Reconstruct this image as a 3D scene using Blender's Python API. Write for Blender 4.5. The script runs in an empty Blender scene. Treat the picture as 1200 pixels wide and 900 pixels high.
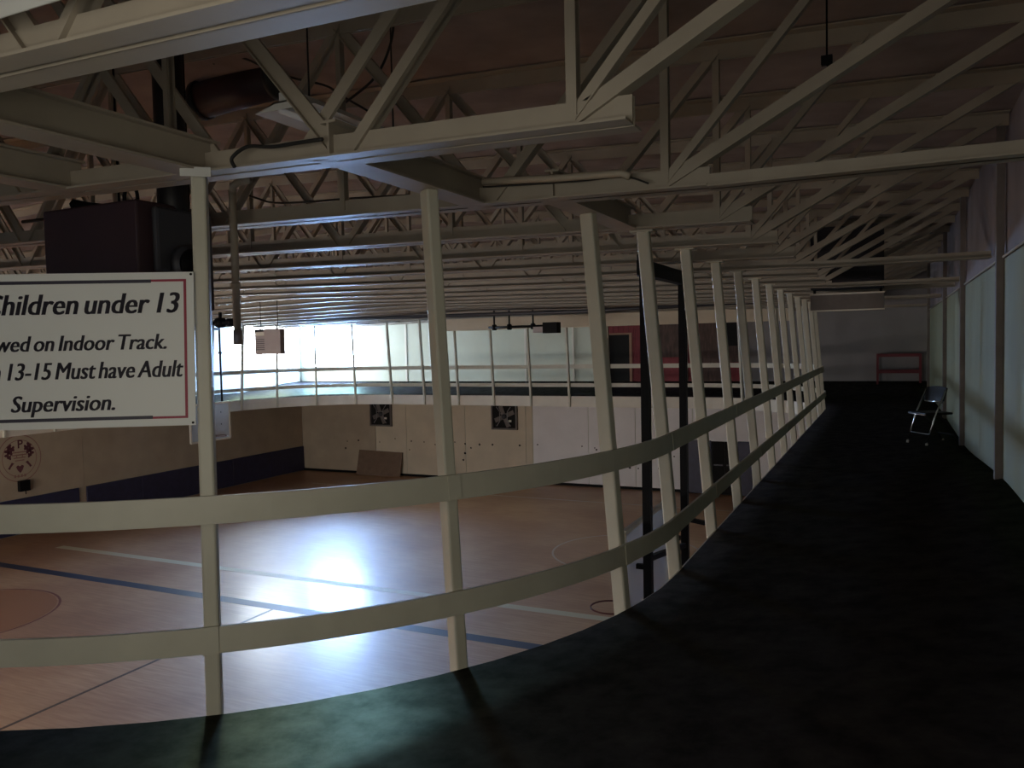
import bpy, bmesh, math, random
from mathutils import Vector, Matrix
random.seed(7)
S = bpy.context.scene
COL = S.collection
V = Vector

# ------------------------------------------------------------------ camera
F_PX = 940.0
CAM = V((0, 0, 1.75))
yaw, pitch, roll = math.radians(25.35), math.radians(2.8), math.radians(1.26)
fwd = V((-math.sin(yaw) * math.cos(pitch), math.cos(yaw) * math.cos(pitch), -math.sin(pitch)))
rt = V((math.cos(yaw), math.sin(yaw), 0))
up = rt.cross(fwd)
RX = rt * math.cos(roll) - up * math.sin(roll)
UY = rt * math.sin(roll) + up * math.cos(roll)
cd = bpy.data.cameras.new('camera')
cd.sensor_width = 36.0
cd.lens = F_PX / 1200 * 36.0
cd.clip_start = 0.05
cam = bpy.data.objects.new('camera', cd)
COL.objects.link(cam)
cam.matrix_world = Matrix(((RX.x, UY.x, -fwd.x, CAM.x), (RX.y, UY.y, -fwd.y, CAM.y), (RX.z, UY.z, -fwd.z, CAM.z), (0, 0, 0, 1)))
S.camera = cam

def ray(px, py): return fwd + RX * ((px - 600) / F_PX) - UY * ((py - 450) / F_PX)
def on_x(px, py, X): r = ray(px, py); return CAM + r * (X / r.x)
def on_y(px, py, Y): r = ray(px, py); return CAM + r * (Y / r.y)
def on_z(px, py, Z): r = ray(px, py); return CAM + r * ((Z - CAM.z) / r.z)

# ------------------------------------------------------------------ world, exposure
S.view_settings.view_transform = 'Standard'
S.view_settings.look = 'None'
S.view_settings.exposure = 0.35
S.view_settings.gamma = 1.0
S.view_settings.use_curve_mapping = False
S.cycles.use_denoising = True
S.cycles.max_bounces = 10
S.cycles.diffuse_bounces = 6
S.cycles.sample_clamp_indirect = 6.0
S.cycles.caustics_reflective = False
S.cycles.caustics_refractive = False
w = bpy.data.worlds.new('sky')
S.world = w
w.use_nodes = True
w.node_tree.nodes['Background'].inputs[0].default_value = (0.55, 0.72, 1.0, 1)
w.node_tree.nodes['Background'].inputs[1].default_value = 1.0
SKY = (0.34, 0.56, 1.0)          # daylight behind the window panes
SKY_FAR, SKY_LEFT, FILL_NEAR, FILL_SIDE = 150.0, 30.0, 2.2, 14.0

# ------------------------------------------------------------------ materials
def mat(name, col, rough=0.6, metal=0.0, noise=0.0, scale=6.0, spec=0.5, bump=0.0, col2=None, stretch=None, coat=0):
    m = bpy.data.materials.new(name)
    m.use_nodes = True
    n, l = m.node_tree.nodes, m.node_tree.links
    b = n['Principled BSDF']
    b.inputs['Base Color'].default_value = (*col, 1)
    b.inputs['Roughness'].default_value = rough
    b.inputs['Metallic'].default_value = metal
    b.inputs['Specular IOR Level'].default_value = spec
    b.inputs['Coat Weight'].default_value = coat
    if noise or col2 or bump:
        tc = n.new('ShaderNodeTexCoord')
        mp = n.new('ShaderNodeMapping')
        if stretch: mp.inputs['Scale'].default_value = stretch
        l.new(tc.outputs['Object'], mp.inputs[0])
        t = n.new('ShaderNodeTexNoise')
        t.inputs['Scale'].default_value = scale
        t.inputs['Detail'].default_value = 6
        l.new(mp.outputs[0], t.inputs['Vector'])
        if noise or col2:
            mr = n.new('ShaderNodeMapRange')
            mr.inputs[1].default_value = 0.3
            mr.inputs[2].default_value = 0.7
            l.new(t.outputs[0], mr.inputs[0])
            mx = n.new('ShaderNodeMix')
            mx.data_type = 'RGBA'
            c2 = col2 or tuple(c * (1 - noise) for c in col)
            mx.inputs[6].default_value = (*c2, 1)
            mx.inputs[7].default_value = (*col, 1)
            l.new(mr.outputs[0], mx.inputs[0])
            l.new(mx.outputs[2], b.inputs['Base Color'])
        if bump:
            bp = n.new('ShaderNodeBump')
            bp.inputs['Strength'].default_value = bump
            bp.inputs['Distance'].default_value = 0.01
            l.new(t.outputs[0], bp.inputs['Height'])
            l.new(bp.outputs[0], b.inputs['Normal'])
    return m

def emit(name, col, s):
    m = bpy.data.materials.new(name)
    m.use_nodes = True
    n, l = m.node_tree.nodes, m.node_tree.links
    n.clear()
    e = n.new('ShaderNodeEmission')
    e.inputs[0].default_value = (*col, 1)
    e.inputs[1].default_value = s
    o = n.new('ShaderNodeOutputMaterial')
    l.new(e.outputs[0], o.inputs[0])
    return m

M = {}
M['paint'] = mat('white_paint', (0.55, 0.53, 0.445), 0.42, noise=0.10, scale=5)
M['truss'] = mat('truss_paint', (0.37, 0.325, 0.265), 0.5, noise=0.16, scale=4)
M['fascia'] = mat('fascia_paint', (0.72, 0.68, 0.60), 0.5, noise=0.08, scale=3)
M['concrete'] = mat('slab_concrete', (0.28, 0.25, 0.22), 0.9, noise=0.2)
M['roof'] = mat('roof_deck', (0.37, 0.305, 0.295), 0.95, noise=0.35, scale=2.2, bump=0.4)
M['wallpale'] = mat('pale_mint_paint', (0.60, 0.63, 0.53), 0.6, noise=0.10, scale=1.2)
M['panel'] = mat('pale_green_panel', (0.26, 0.27, 0.165), 0.55, noise=0.22, scale=1.6, stretch=(1, 1, 0.35))
M['wallup'] = mat('bare_block', (0.30, 0.26, 0.27), 0.9, noise=0.35, scale=1.1)
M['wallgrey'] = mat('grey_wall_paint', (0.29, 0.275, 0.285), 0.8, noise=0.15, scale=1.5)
M['tan'] = mat('tan_panel', (0.64, 0.55, 0.42), 0.6, noise=0.14, scale=1.4)
M['litboard'] = mat('lit_board_panel', (0.80, 0.78, 0.80), 0.5, noise=0.08, scale=1.4)  # pale board colour, lifted further to hold the strong light on this stretch
M['brownwall'] = mat('brown_wall_paint', (0.44, 0.36, 0.27), 0.7, noise=0.16, scale=1.4)
M['joint'] = mat('joint_dark', (0.12, 0.10, 0.09), 0.9)
M['column'] = mat('column_paint', (0.17, 0.145, 0.135), 0.6, noise=0.2)
M['navy'] = mat('navy_vinyl', (0.030, 0.030, 0.075), 0.5, noise=0.3, scale=5)
M['black'] = mat('black_steel', (0.004, 0.004, 0.005), 0.6, spec=0.15)
M['dark'] = mat('dark_void', (0.006, 0.005, 0.005), 0.9)
M['red'] = mat('red_paint', (0.24, 0.018, 0.03), 0.6, noise=0.3, scale=4)
M['redrack'] = mat('red_steel', (0.15, 0.012, 0.024), 0.5)
M['ply'] = mat('brown_ply', (0.13, 0.075, 0.06), 0.75, noise=0.55, scale=14, stretch=(1, 1, 0.2))
M['wood'] = mat('frame_wood', (0.32, 0.17, 0.10), 0.6, noise=0.2)
M['maroon'] = mat('maroon_enamel', (0.045, 0.022, 0.028), 0.5, noise=0.15)
M['duct'] = mat('black_flue', (0.012, 0.012, 0.016), 0.5, noise=0.4)
M['motor'] = mat('grey_motor', (0.06, 0.06, 0.07), 0.45, metal=0.3)
M['sign'] = mat('sign_white', (0.74, 0.75, 0.74), 0.45)
M['ink'] = mat('sign_ink', (0.022, 0.018, 0.040), 0.5)
M['signred'] = mat('sign_red', (0.30, 0.015, 0.05), 0.5)
M['chrome'] = mat('chrome_tube', (0.62, 0.62, 0.62), 0.25, metal=1.0)
M['vinyl'] = mat('black_vinyl', (0.008, 0.008, 0.009), 0.5, spec=0.2)
M['rim'] = mat('rim_dark_red', (0.09, 0.015, 0.012), 0.5)
M['reflector'] = mat('reflector_enamel', (0.62, 0.63, 0.62), 0.18)
M['tube'] = mat('glass_tube', (0.8, 0.82, 0.9), 0.08)
M['pvc'] = mat('painted_pipe', (0.42, 0.37, 0.30), 0.5, noise=0.12)
M['greybox'] = mat('grey_enamel', (0.42, 0.36, 0.36), 0.5, noise=0.08)
M['cable'] = mat('black_cable', (0.01, 0.01, 0.01), 0.6)
M['emblem'] = mat('maroon_stencil', (0.12, 0.035, 0.05), 0.7)
M['emblem_pale'] = mat('faded_stencil', (0.28, 0.15, 0.13), 0.7)
M['lineblue'] = mat('navy_line', (0.030, 0.040, 0.075), 0.50)
M['linecream'] = mat('cream_line', (0.62, 0.56, 0.38), 0.50)
M['linewhite'] = mat('faded_white_line', (0.52, 0.42, 0.34), 0.50)
M['linedark'] = mat('dark_line', (0.10, 0.06, 0.035), 0.50)
M['linered'] = mat('red_line', (0.20, 0.05, 0.035), 0.50)
M['keyfill'] = mat('orange_key', (0.36, 0.15, 0.06), 0.50)
M['cardboard'] = mat('brown_board', (0.20, 0.13, 0.09), 0.8, noise=0.2)
M['ventunit'] = mat('dark_unit', (0.010, 0.008, 0.013), 0.7)
M['winframe'] = mat('window_frame_paint', (0.42, 0.46, 0.50), 0.5)
M['pane_far'] = emit('daylit_pane', SKY, SKY_FAR)
M['fill_near'] = emit('fill_pane_dim', (1.0, 0.93, 0.78), FILL_NEAR)  # added fill glow behind the camera for sign, posts and rails
M['pane_left'] = emit('daylit_pane_left', (0.88, 0.97, 1.0), SKY_LEFT)
M['fill_side'] = emit('fill_pane_side', (1.0, 0.92, 0.84), FILL_SIDE)  # added fill glow at gym-floor level for lower walls and floor

def glassmat():
    m = mat('clear_board', (0.75, 0.85, 0.95), 0.05)
    b = m.node_tree.nodes['Principled BSDF']
    b.inputs['Alpha'].default_value = 0.5
    return m
M['board'] = glassmat()

def floormat():
    m = bpy.data.materials.new('maple_floor')
    m.use_nodes = True
    n, l = m.node_tree.nodes, m.node_tree.links
    b = n['Principled BSDF']
    tc = n.new('ShaderNodeTexCoord')
    mp = n.new('ShaderNodeMapping')
    mp.inputs['Scale'].default_value = (1.2, 14, 1)
    l.new(tc.outputs['Object'], mp.inputs[0])
    t = n.new('ShaderNodeTexNoise')
    t.inputs['Scale'].default_value = 1.6
    t.inputs['Detail'].default_value = 5
    l.new(mp.outputs[0], t.inputs['Vector'])
    t2 = n.new('ShaderNodeTexNoise')
    t2.inputs['Scale'].default_value = 0.35
    t2.inputs['Detail'].default_value = 4
    l.new(tc.outputs['Object'], t2.inputs['Vector'])
    r = n.new('ShaderNodeValToRGB')
    r.color_ramp.elements[0].position = 0.3
    r.color_ramp.elements[0].color = (0.49, 0.265, 0.125, 1)
    r.color_ramp.elements[1].position = 0.7
    r.color_ramp.elements[1].color = (0.63, 0.385, 0.21, 1)
    l.new(t.outputs[0], r.inputs[0])
    mx = n.new('ShaderNodeMix')
    mx.data_type = 'RGBA'
    mx.blend_type = 'MULTIPLY'
    r2 = n.new('ShaderNodeValToRGB')
    r2.color_ramp.elements[0].position = 0.35
    r2.color_ramp.elements[0].color = (0.72, 0.62, 0.58, 1)
    r2.color_ramp.elements[1].position = 0.65
    r2.color_ramp.elements[1].color = (1, 1, 1, 1)
    l.new(t2.outputs[0], r2.inputs[0])
    mx.inputs[0].default_value = 1
    l.new(r.outputs[0], mx.inputs[6])
    l.new(r2.outputs[0], mx.inputs[7])
    l.new(mx.outputs[2], b.inputs['Base Color'])
    mr = n.new('ShaderNodeMapRange')
    mr.inputs[3].default_value = 0.42
    mr.inputs[4].default_value = 0.58
    l.new(t.outputs[0], mr.inputs[0])
    l.new(mr.outputs[0], b.inputs['Roughness'])
    b.inputs['Specular IOR Level'].default_value = 0.75
    b.inputs['Coat Weight'].default_value = 0.22
    b.inputs['Coat Roughness'].default_value = 0.2
    return m
M['floor'] = floormat()

def rubbermat():
    m = bpy.data.materials.new('dark_green_rubber')
    m.use_nodes = True
    n, l = m.node_tree.nodes, m.node_tree.links
    n.clear()
    out = n.new('ShaderNodeOutputMaterial')
    add = n.new('ShaderNodeAddShader')
    df = n.new('ShaderNodeBsdfDiffuse')
    gl = n.new('ShaderNodeBsdfGlossy')
    tc = n.new('ShaderNodeTexCoord')
    t = n.new('ShaderNodeTexNoise')
    t.inputs['Scale'].default_value = 5.0
    t.inputs['Detail'].default_value = 8
    t.inputs['Roughness'].default_value = 0.65
    l.new(tc.outputs['Object'], t.inputs['Vector'])
    r1 = n.new('ShaderNodeValToRGB')
    r1.color_ramp.elements[0].position = 0.35
    r1.color_ramp.elements[0].color = (0.015, 0.0122, 0.0152, 1)
    r1.color_ramp.elements[1].position = 0.68
    r1.color_ramp.elements[1].color = (0.030, 0.025, 0.030, 1)
    r2 = n.new('ShaderNodeValToRGB')
    r2.color_ramp.elements[0].position = 0.32
    r2.color_ramp.elements[0].color = (0.015, 0.0185, 0.0115, 1)
    r2.color_ramp.elements[1].position = 0.7
    r2.color_ramp.elements[1].color = (0.033, 0.039, 0.023, 1)
    l.new(t.outputs[0], r1.inputs[0]); l.new(t.outputs[0], r2.inputs[0])
    l.new(r1.outputs[0], df.inputs[0]); l.new(r2.outputs[0], gl.inputs[0])
    gl.inputs['Roughness'].default_value = 0.36
    g = n.new('ShaderNodeTexNoise')
    g.inputs['Scale'].default_value = 140.0
    l.new(tc.outputs['Object'], g.inputs['Vector'])
    bp = n.new('ShaderNodeBump')
    bp.inputs['Strength'].default_value = 0.25
    bp.inputs['Distance'].default_value = 0.004
    l.new(g.outputs[0], bp.inputs['Height'])
    l.new(bp.outputs[0], gl.inputs['Normal'])
    l.new(df.outputs[0], add.inputs[0]); l.new(gl.outputs[0], add.inputs[1])
    l.new(add.outputs[0], out.inputs[0])
    return m
M['rubber'] = rubbermat()

# ------------------------------------------------------------------ mesh helpers
class MB:
    def __init__(self): self.v, self.f = [], []
    def poly(self, pts): 
        i = len(self.v); self.v += [tuple(p) for p in pts]; self.f.append(tuple(range(i, i + len(pts)))); return self
    def hexa(self, p):          # 8 corners: bottom 0-3 ccw, top 4-7
        i = len(self.v); self.v += [tuple(q) for q in p]
        for q in ((3, 2, 1, 0), (4, 5, 6, 7), (0, 1, 5, 4), (1, 2, 6, 5), (2, 3, 7, 6), (3, 0, 4, 7)):
            self.f.append(tuple(i + k for k in q))
        return self
    def box(self, x0, x1, y0, y1, z0, z1):
        return self.hexa([(x0, y0, z0), (x1, y0, z0), (x1, y1, z0), (x0, y1, z0), (x0, y0, z1), (x1, y0, z1), (x1, y1, z1), (x0, y1, z1)])
    def bar(self, a, b, w, h, side=None):   # bar a->b, w along side, h along the other
        a, b = V(a), V(b)
        d = (b - a).normalized()
        s = V(side) if side is not None else (V((0, 0, 1)).cross(d) if abs(d.z) < 0.98 else V((1, 0, 0)))
        s = (s - d * s.dot(d)).normalized()
        u = d.cross(s)
        s, u = s * (w / 2), u * (h / 2)
        return self.hexa([a - s - u, a + s - u, b + s - u, b - s - u, a - s + u, a + s + u, b + s + u, b - s + u])
    def tube(self, pts, r, n=8, caps=True, closed=False):
        pts = [V(p) for p in pts]
        base = len(self.v)
        m = len(pts)
        prev = None
        for k, p in enumerate(pts):
            if closed: d = pts[(k + 1) % m] - pts[k - 1]
            else: d = (pts[min(k + 1, m - 1)] - pts[max(k - 1, 0)])
            d.normalize()
            if prev is None:
                s = V((0, 0, 1)).cross(d) if abs(d.z) < 0.95 else V((1, 0, 0)).cross(d)
            else: s = prev - d * prev.dot(d)
            s.normalize(); prev = s
            u = d.cross(s)
            rr = r[k] if isinstance(r, (list, tuple)) else r
            for j in range(n):
                a = 2 * math.pi * j / n
                self.v.append(tuple(p + s * (rr * math.cos(a)) + u * (rr * math.sin(a))))
        for k in range(m if closed else m - 1):
            k2 = (k + 1) % m
            for j in range(n):
                self.f.append((base + k * n + j, base + k * n + (j + 1) % n, base + k2 * n + (j + 1) % n, base + k2 * n + j))
        if caps and not closed:
            self.f.append(tuple(base + j for j in reversed(range(n))))
            self.f.append(tuple(base + (m - 1) * n + j for j in range(n)))
        return self
    def prism(self, pts, off):      # planar polygon extruded by off
        i = len(self.v); n = len(pts)
        self.v += [tuple(V(p)) for p in pts] + [tuple(V(p) + V(off)) for p in pts]
        self.f.append(tuple(range(i, i + n)))
        self.f.append(tuple(reversed(range(i + n, i + 2 * n))))
        for k in range(n):
            self.f.append((i + k, i + (k + 1) % n, i + n + (k + 1) % n, i + n + k))
        return self
    def rings(self, rows, closed=False):        # sweep: rows of equal-size sections
        i = len(self.v); n = len(rows[0]); m = len(rows)
        for r in rows: self.v += [tuple(p) for p in r]
        for k in range(m if closed else m - 1):
            k2 = (k + 1) % m
            for j in range(n):
                self.f.append((i + k * n + j, i + k * n + (j + 1) % n, i + k2 * n + (j + 1) % n, i + k2 * n + j))
        if not closed:
            self.f.append(tuple(i + j for j in range(n)))
            self.f.append(tuple(i + (m - 1) * n + j for j in reversed(range(n))))
        return self
    def mesh(self, name, m, smooth=False):
        me = bpy.data.meshes.new(name)
        me.from_pydata(self.v, [], self.f)
        bm = bmesh.new(); bm.from_mesh(me)
        bmesh.ops.recalc_face_normals(bm, faces=bm.faces)
        bm.to_mesh(me); bm.free()
        if smooth:
            for p in me.polygons: p.use_smooth = True
        if m: me.materials.append(M[m])
        return me
    def obj(self, name, m, parent=None, smooth=False):
        return link(name, self.mesh(name, m, smooth), parent)

def link(name, me, parent=None, loc=None, rz=None):
    o = bpy.data.objects.new(name, me)
    COL.objects.link(o)
    if parent: o.parent = parent
    if loc is not None: o.location = loc
    if rz is not None: o.rotation_euler = (0, 0, rz)
    return o
def thing(name, label, cat, loc=(0, 0, 0), rz=0, group=None):
    o = link(name, None, None, loc, rz)
    return tag(o, label, cat, group)
def tag(o, label, cat, group=None):
    o['label'] = label; o['category'] = cat
    if group: o['group'] = group
    return o
def struct(o, label, cat):
    tag(o, label, cat); o['kind'] = 'structure'
    return o
def bevel(o, wd=0.006, seg=2):
    b = o.modifiers.new('bevel', 'BEVEL'); b.width = wd; b.segments = seg; b.limit_method = 'ANGLE'
    return o

# ------------------------------------------------------------------ layout (metres; z=0 is the inner edge of the track)
XR, XL = -1.46, -20.8            # inner edges of the running track
YN, YF = 1.9, 25.0
RAD = 4.0
WR, WL, WN, WF = 1.0, -23.15, -0.65, 27.5    # walls
ZF = -3.5                        # gym floor
ZC = 4.45                        # top of walls
CXR, CXL, CYN, CYF = XR - RAD, XL + RAD, YN + RAD, YF - RAD
XM = (XR + XL) / 2
LY, LX, LA = CYF - CYN, CXR - CXL, RAD * math.pi / 2
SEG = [LY, LA, LX, LA, LY, LA, LX, LA]
TOT = sum(SEG)
def edge(s):
    """point on the inner edge and its inward (toward the gym) normal"""
    s %= TOT
    k = 0
    while s > SEG[k]: s -= SEG[k]; k += 1
    if k == 0: return V((XR, CYN + s, 0)), V((-1, 0, 0))
    if k == 2: return V((CXR - s, YF, 0)), V((0, -1, 0))
    if k == 4: return V((XL, CYF - s, 0)), V((1, 0, 0))
    if k == 6: return V((CXL + s, YN, 0)), V((0, 1, 0))
    c = {1: (CXR, CYF, 0), 3: (CXL, CYF, 90), 5: (CXL, CYN, 180), 7: (CXR, CYN, 270)}[k]
    a = math.radians(c[2]) + s / RAD
    n = V((-math.cos(a), -math.sin(a), 0))
    return V((c[0], c[1], 0)) - n * RAD, n
def smooth(a, b, x):
    t = max(0, min(1, (x - a) / (b - a)))
    return t * t * (3 - 2 * t)
def bank(p):
    """height of the outer edge of the banked track"""
    side = 1 - (1 - smooth(8.0, 14.0, p.y)) - smooth(24.0, 27.0, p.y)
    lng = 0.37 - 0.26 * max(0, side)
    return lng if (p.x > XR - 0.01 or p.x < XL + 0.01) else 0.37

# ------------------------------------------------------------------ floor and court lines
fl = MB().box(WL - .2, WR + .2, WN - .2, WF + .2, ZF - 0.15, ZF).obj('floor', 'floor')
struct(fl, 'polished maple gym floor below the running track', 'floor')
def strip(x0, x1, y0, y1, m, name='court_line', h=0.002):
    MB().box(x0, x1, y0, y1, ZF, ZF + h).obj(name, m, fl)
def arc(cx, cy, r, wd, m, a0=0, a1=360, n=64, h=0.0025):
    mb = MB()
    full = a1 - a0 >= 360
    for i in range(n):
        q = []
        for j in (i, i + 1):
            a = math.radians(a0 + (a1 - a0) * j / n)
            q.append((V((cx + (r - wd / 2) * math.cos(a), cy + (r - wd / 2) * math.sin(a), ZF + h)), V((cx + (r + wd / 2) * math.cos(a), cy + (r + wd / 2) * math.sin(a), ZF + h))))
        mb.poly([q[0][0], q[0][1], q[1][1], q[1][0]])
    mb.obj('court_circle', m, fl)
strip(-20.6, -2.2, 12.36, 12.64, 'lineblue')
strip(-20.6, -2.2, 14.18, 14.42, 'linecream')
strip(-11.37, -11.31, 2.6, 12.36, 'linedark')
strip(-20.6, -2.2, 24.85, 24.92, 'linewhite')
strip(-20.6, -2.2, 2.55, 2.62, 'linewhite')
arc(-17.1, 9.6, 1.83, 0.05, 'linered')
arc(-6.0, 19.1, 1.83, 0.05, 'linewhite')
MB().poly([(-17.1 + 1.78 * math.cos(a * math.pi / 16), 9.6 + 1.78 * math.sin(a * math.pi / 16), ZF + .0015) for a in range(32)]).obj('painted_circle', 'keyfill', fl)

# ------------------------------------------------------------------ walls
def wall(name, label, axis, pos, thick, a0, a1, z0, z1, holes, m, cat='wall'):
    """axis 'x': plane x=pos running along y; thick signed outward"""
    mb = MB()
    cuts = sorted(set([a0, a1] + [h[0] for h in holes] + [h[1] for h in holes]))
    def put(b0, b1, c0, c1):
        lo, hi = min(pos, pos + thick), max(pos, pos + thick)
        if axis == 'x': mb.box(lo, hi, b0, b1, c0, c1)
        else: mb.box(b0, b1, lo, hi, c0, c1)
    for b0, b1 in zip(cuts, cuts[1:]):
        hs = [h for h in holes if h[0] <= b0 and h[1] >= b1]
        if not hs: put(b0, b1, z0, z1)
        else:
            put(b0, b1, z0, hs[0][2]); put(b0, b1, hs[0][3], z1)
    return struct(mb.obj(name, m), label, cat)

WZ0, WZ1 = 0.95, 3.35
wA = (on_x(272, 400, WL).y, min(on_x(338, 400, WL).y, WF - .5))
wB = (WL + 0.12, on_y(418, 400, WF).x)
wr = wall('wall_right', 'long side wall beside the running track, pale green panels below bare block', 'x', WR, 0.2, WN - .2, WF + .2, ZF, ZC, [], 'wallup')
wf = wall('wall_far', 'end wall opposite the camera, pale above the track and panelled below', 'y', WF, 0.2, WL, WR, ZF, ZC, [(wB[0], wB[1], WZ0, WZ1)], 'wallpale')
wl = wall('wall_left', 'side wall across the gym with a bright window and painted crest', 'x', WL, -0.2, WN - .2, WF + .2, ZF, ZC, [(wA[0], wA[1], WZ0, WZ1)], 'wallpale')
nw = [(-3.0, 0.8, 1.0, 2.35), (-15.0, -11.5, -3.4, -0.7), (-20.5, -17.0, -3.4, -0.7)]  # unseen openings, added and sized as fill light
wn = wall('wall_near', 'end wall behind the camera with added fill-light openings', 'y', WN, -0.2, WL, WR, ZF, ZC, nw, 'wallpale')

wcount = [0]
def window(axis, pos, out, a0, a1, z0, z1, pane, label, mull=(0.5,), trans=()):
    wcount[0] += 1
    o = struct(link('window_%d' % wcount[0], None), label, 'window')
    def bx(b0, b1, c0, c1, d0, d1, name, m):
        lo, hi = sorted((pos + out * d0, pos + out * d1))
        mb = MB()
        if axis == 'x': mb.box(lo, hi, b0, b1, c0, c1)
        else: mb.box(b0, b1, lo, hi, c0, c1)
        return mb.obj(name, m, o)
    t = 0.05
    for (b0, b1, c0, c1) in ((a0, a1, z0, z0 + t), (a0, a1, z1 - t, z1), (a0, a0 + t, z0 + t, z1 - t), (a1 - t, a1, z0 + t, z1 - t)):
        bx(b0, b1, c0, c1, 0.03, 0.11, 'window_frame', 'winframe')
    for k in mull:
        c = a0 + (a1 - a0) * k
        bx(c - .02, c + .02, z0 + t, z1 - t, 0.04, 0.10, 'mullion', 'winframe')
    for z in trans:
        bx(a0 + t, a1 - t, z - .02, z + .02, 0.045, 0.095, 'transom', 'winframe')
    bx(a0 + t, a1 - t, z0 + t, z1 - t, 0.115, 0.125, 'pane', pane)
    return o
window('x', WL, -1, *wA, WZ0, WZ1, 'pane_left', 'blown-out bright window in the left wall, next to the room corner', (0.5,), (1.34,))
window('y', WF, 1, *wB, WZ0, WZ1, 'pane_far', 'bright two-light window in the far wall beside the room corner', (0.5,), (1.34,))
for i, (a, b, z0, z1) in enumerate(nw):
    window('y', WN, -1, a, b, z0, z1, 'fill_near' if i == 0 else 'fill_side', 'dim added fill-light pane on the track level behind the camera' if i == 0 else '%s added fill-light opening at the gym floor behind the camera, counted from the right' % ('first', 'second', 'third')[i - 1], (0.5,))

# right wall: pale panels with seams, columns, ledge
cols = [on_x(px, 400, WR - .04).y for px in (1173, 1129, 1108)] + [25.6]
edges = [WN + .01]
y = WN + .01
pe = [WN + .01, 2.2, 4.7, 7.1] + cols + [WF - .002]
for a, b in zip(pe, pe[1:]):
    n = max(1, round((b - a) / 2.4))
    for i in range(n):
        y0 = a + (b - a) * i / n; y1 = a + (b - a) * (i + 1) / n
        zb = bank(V((WR, (y0 + y1) / 2, 0)))
        MB().box(WR - .02, WR, y0 + .004, y1 - .004, 0.02, 2.47).obj('wall_panel', 'panel', wr)
MB().tube([(WR - .03, WN + .1, 2.49), (WR - .03, WF - .1, 2.49)], 0.012, 6).obj('conduit', 'pvc', wr)
for c in [4.7] + cols:
    z0 = bank(V((WR, c, 0)))
    bevel(MB().box(WR - .09, WR - .02, c - .04, c + .04, z0 - .05, 3.9).obj('column', 'column', wr))
# far wall, lower part: board panels with recessed joints
fp = [WL + .01]
for px in (441, 477, 546, 617, 625, 690, 745, 812, 880, 930): fp.append(on_y(px, 520, WF).x)
fp.append(WR - .02)
for i, (a, b) in enumerate(zip(fp, fp[1:])):
    MB().box(a + .012, b - .012, WF - .025, WF, ZF + .10, -0.38).obj('wall_panel', 'brownwall' if i < 1 else 'tan' if i < 5 else 'litboard', wf)
MB().box(WL + .01, WR - .01, WF - .012, WF, ZF, ZF + .10).obj('baseboard', 'black', wf)
# bullet-like dents in the far wall panels
for px, py in [(407, 517), (420, 516), (445, 518), (463, 514), (482, 517), (497, 518), (533, 518), (545, 520), (552, 525), (562, 521), (577, 521), (545, 531), (543, 539), (609, 522), (630, 521), (697, 525), (699, 527), (738, 548), (748, 549), (772, 549), (790, 535), (682, 523), (480, 527), (405, 525), (510, 521)]:
    p = on_y(px, py, WF - .025)
    r = random.uniform(.025, .05)
    MB().prism([(p.x + r * math.cos(a) * random.uniform(.7, 1.1), WF - .027, p.z + r * math.sin(a) * random.uniform(.7, 1.1)) for a in [k * math.pi / 4 for k in range(8)]], (0, .003, 0)).obj('bolt_hole', 'dark', wf)
# far wall, upper part: pilasters at the seams
for px in (476, 616 - 0, 672):
    x = on_y(px, 410, WF).x
    MB().box(x - .04, x + .04, WF - .03, WF, .3, 3.9).obj('pilaster', 'fascia', wf)
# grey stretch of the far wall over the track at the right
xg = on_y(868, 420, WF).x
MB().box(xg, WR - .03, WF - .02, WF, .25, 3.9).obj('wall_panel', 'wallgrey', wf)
# left wall, lower part
lp = [WN + .01, 3, 6, 9, 12, on_x(96, 520, WL).y, 22.4, WF - .03]
for i, (a, b) in enumerate(zip(lp, lp[1:])):
    MB().box(WL, WL + .02, a + .006, b - .006, ZF + .01, -0.38).obj('wall_panel', 'brownwall', wl)
yc = on_x(97, 550, WL + .1).y
# wall pads (navy) along the left wall
def pad(name, label, x0, x1, y0, y1, z0, z1):
    o = bevel(MB().box(x0, x1, y0, y1, z0, z1).obj(name, 'navy'), .015)
    return tag(o, label, 'wall pad')
def padrow(y0, y1, n, word):
    for i in range(n):
        a, b = y0 + (y1 - y0) * i / n, y0 + (y1 - y0) * (i + 1) / n
        pad('wall_pad', 'navy pad on brown wall, %s %s' % (('first', 'second', 'third', 'fourth', 'fifth')[i], word), WL + .021, WL + .08, a + .004, b - .004, ZF + .02, -2.44)
padrow(yc + .13, WF - .05, 5, 'to the right of the pale gap between pads')
padrow(yc - 6.3, yc - .13, 3, 'left of the pale gap between pads')

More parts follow.
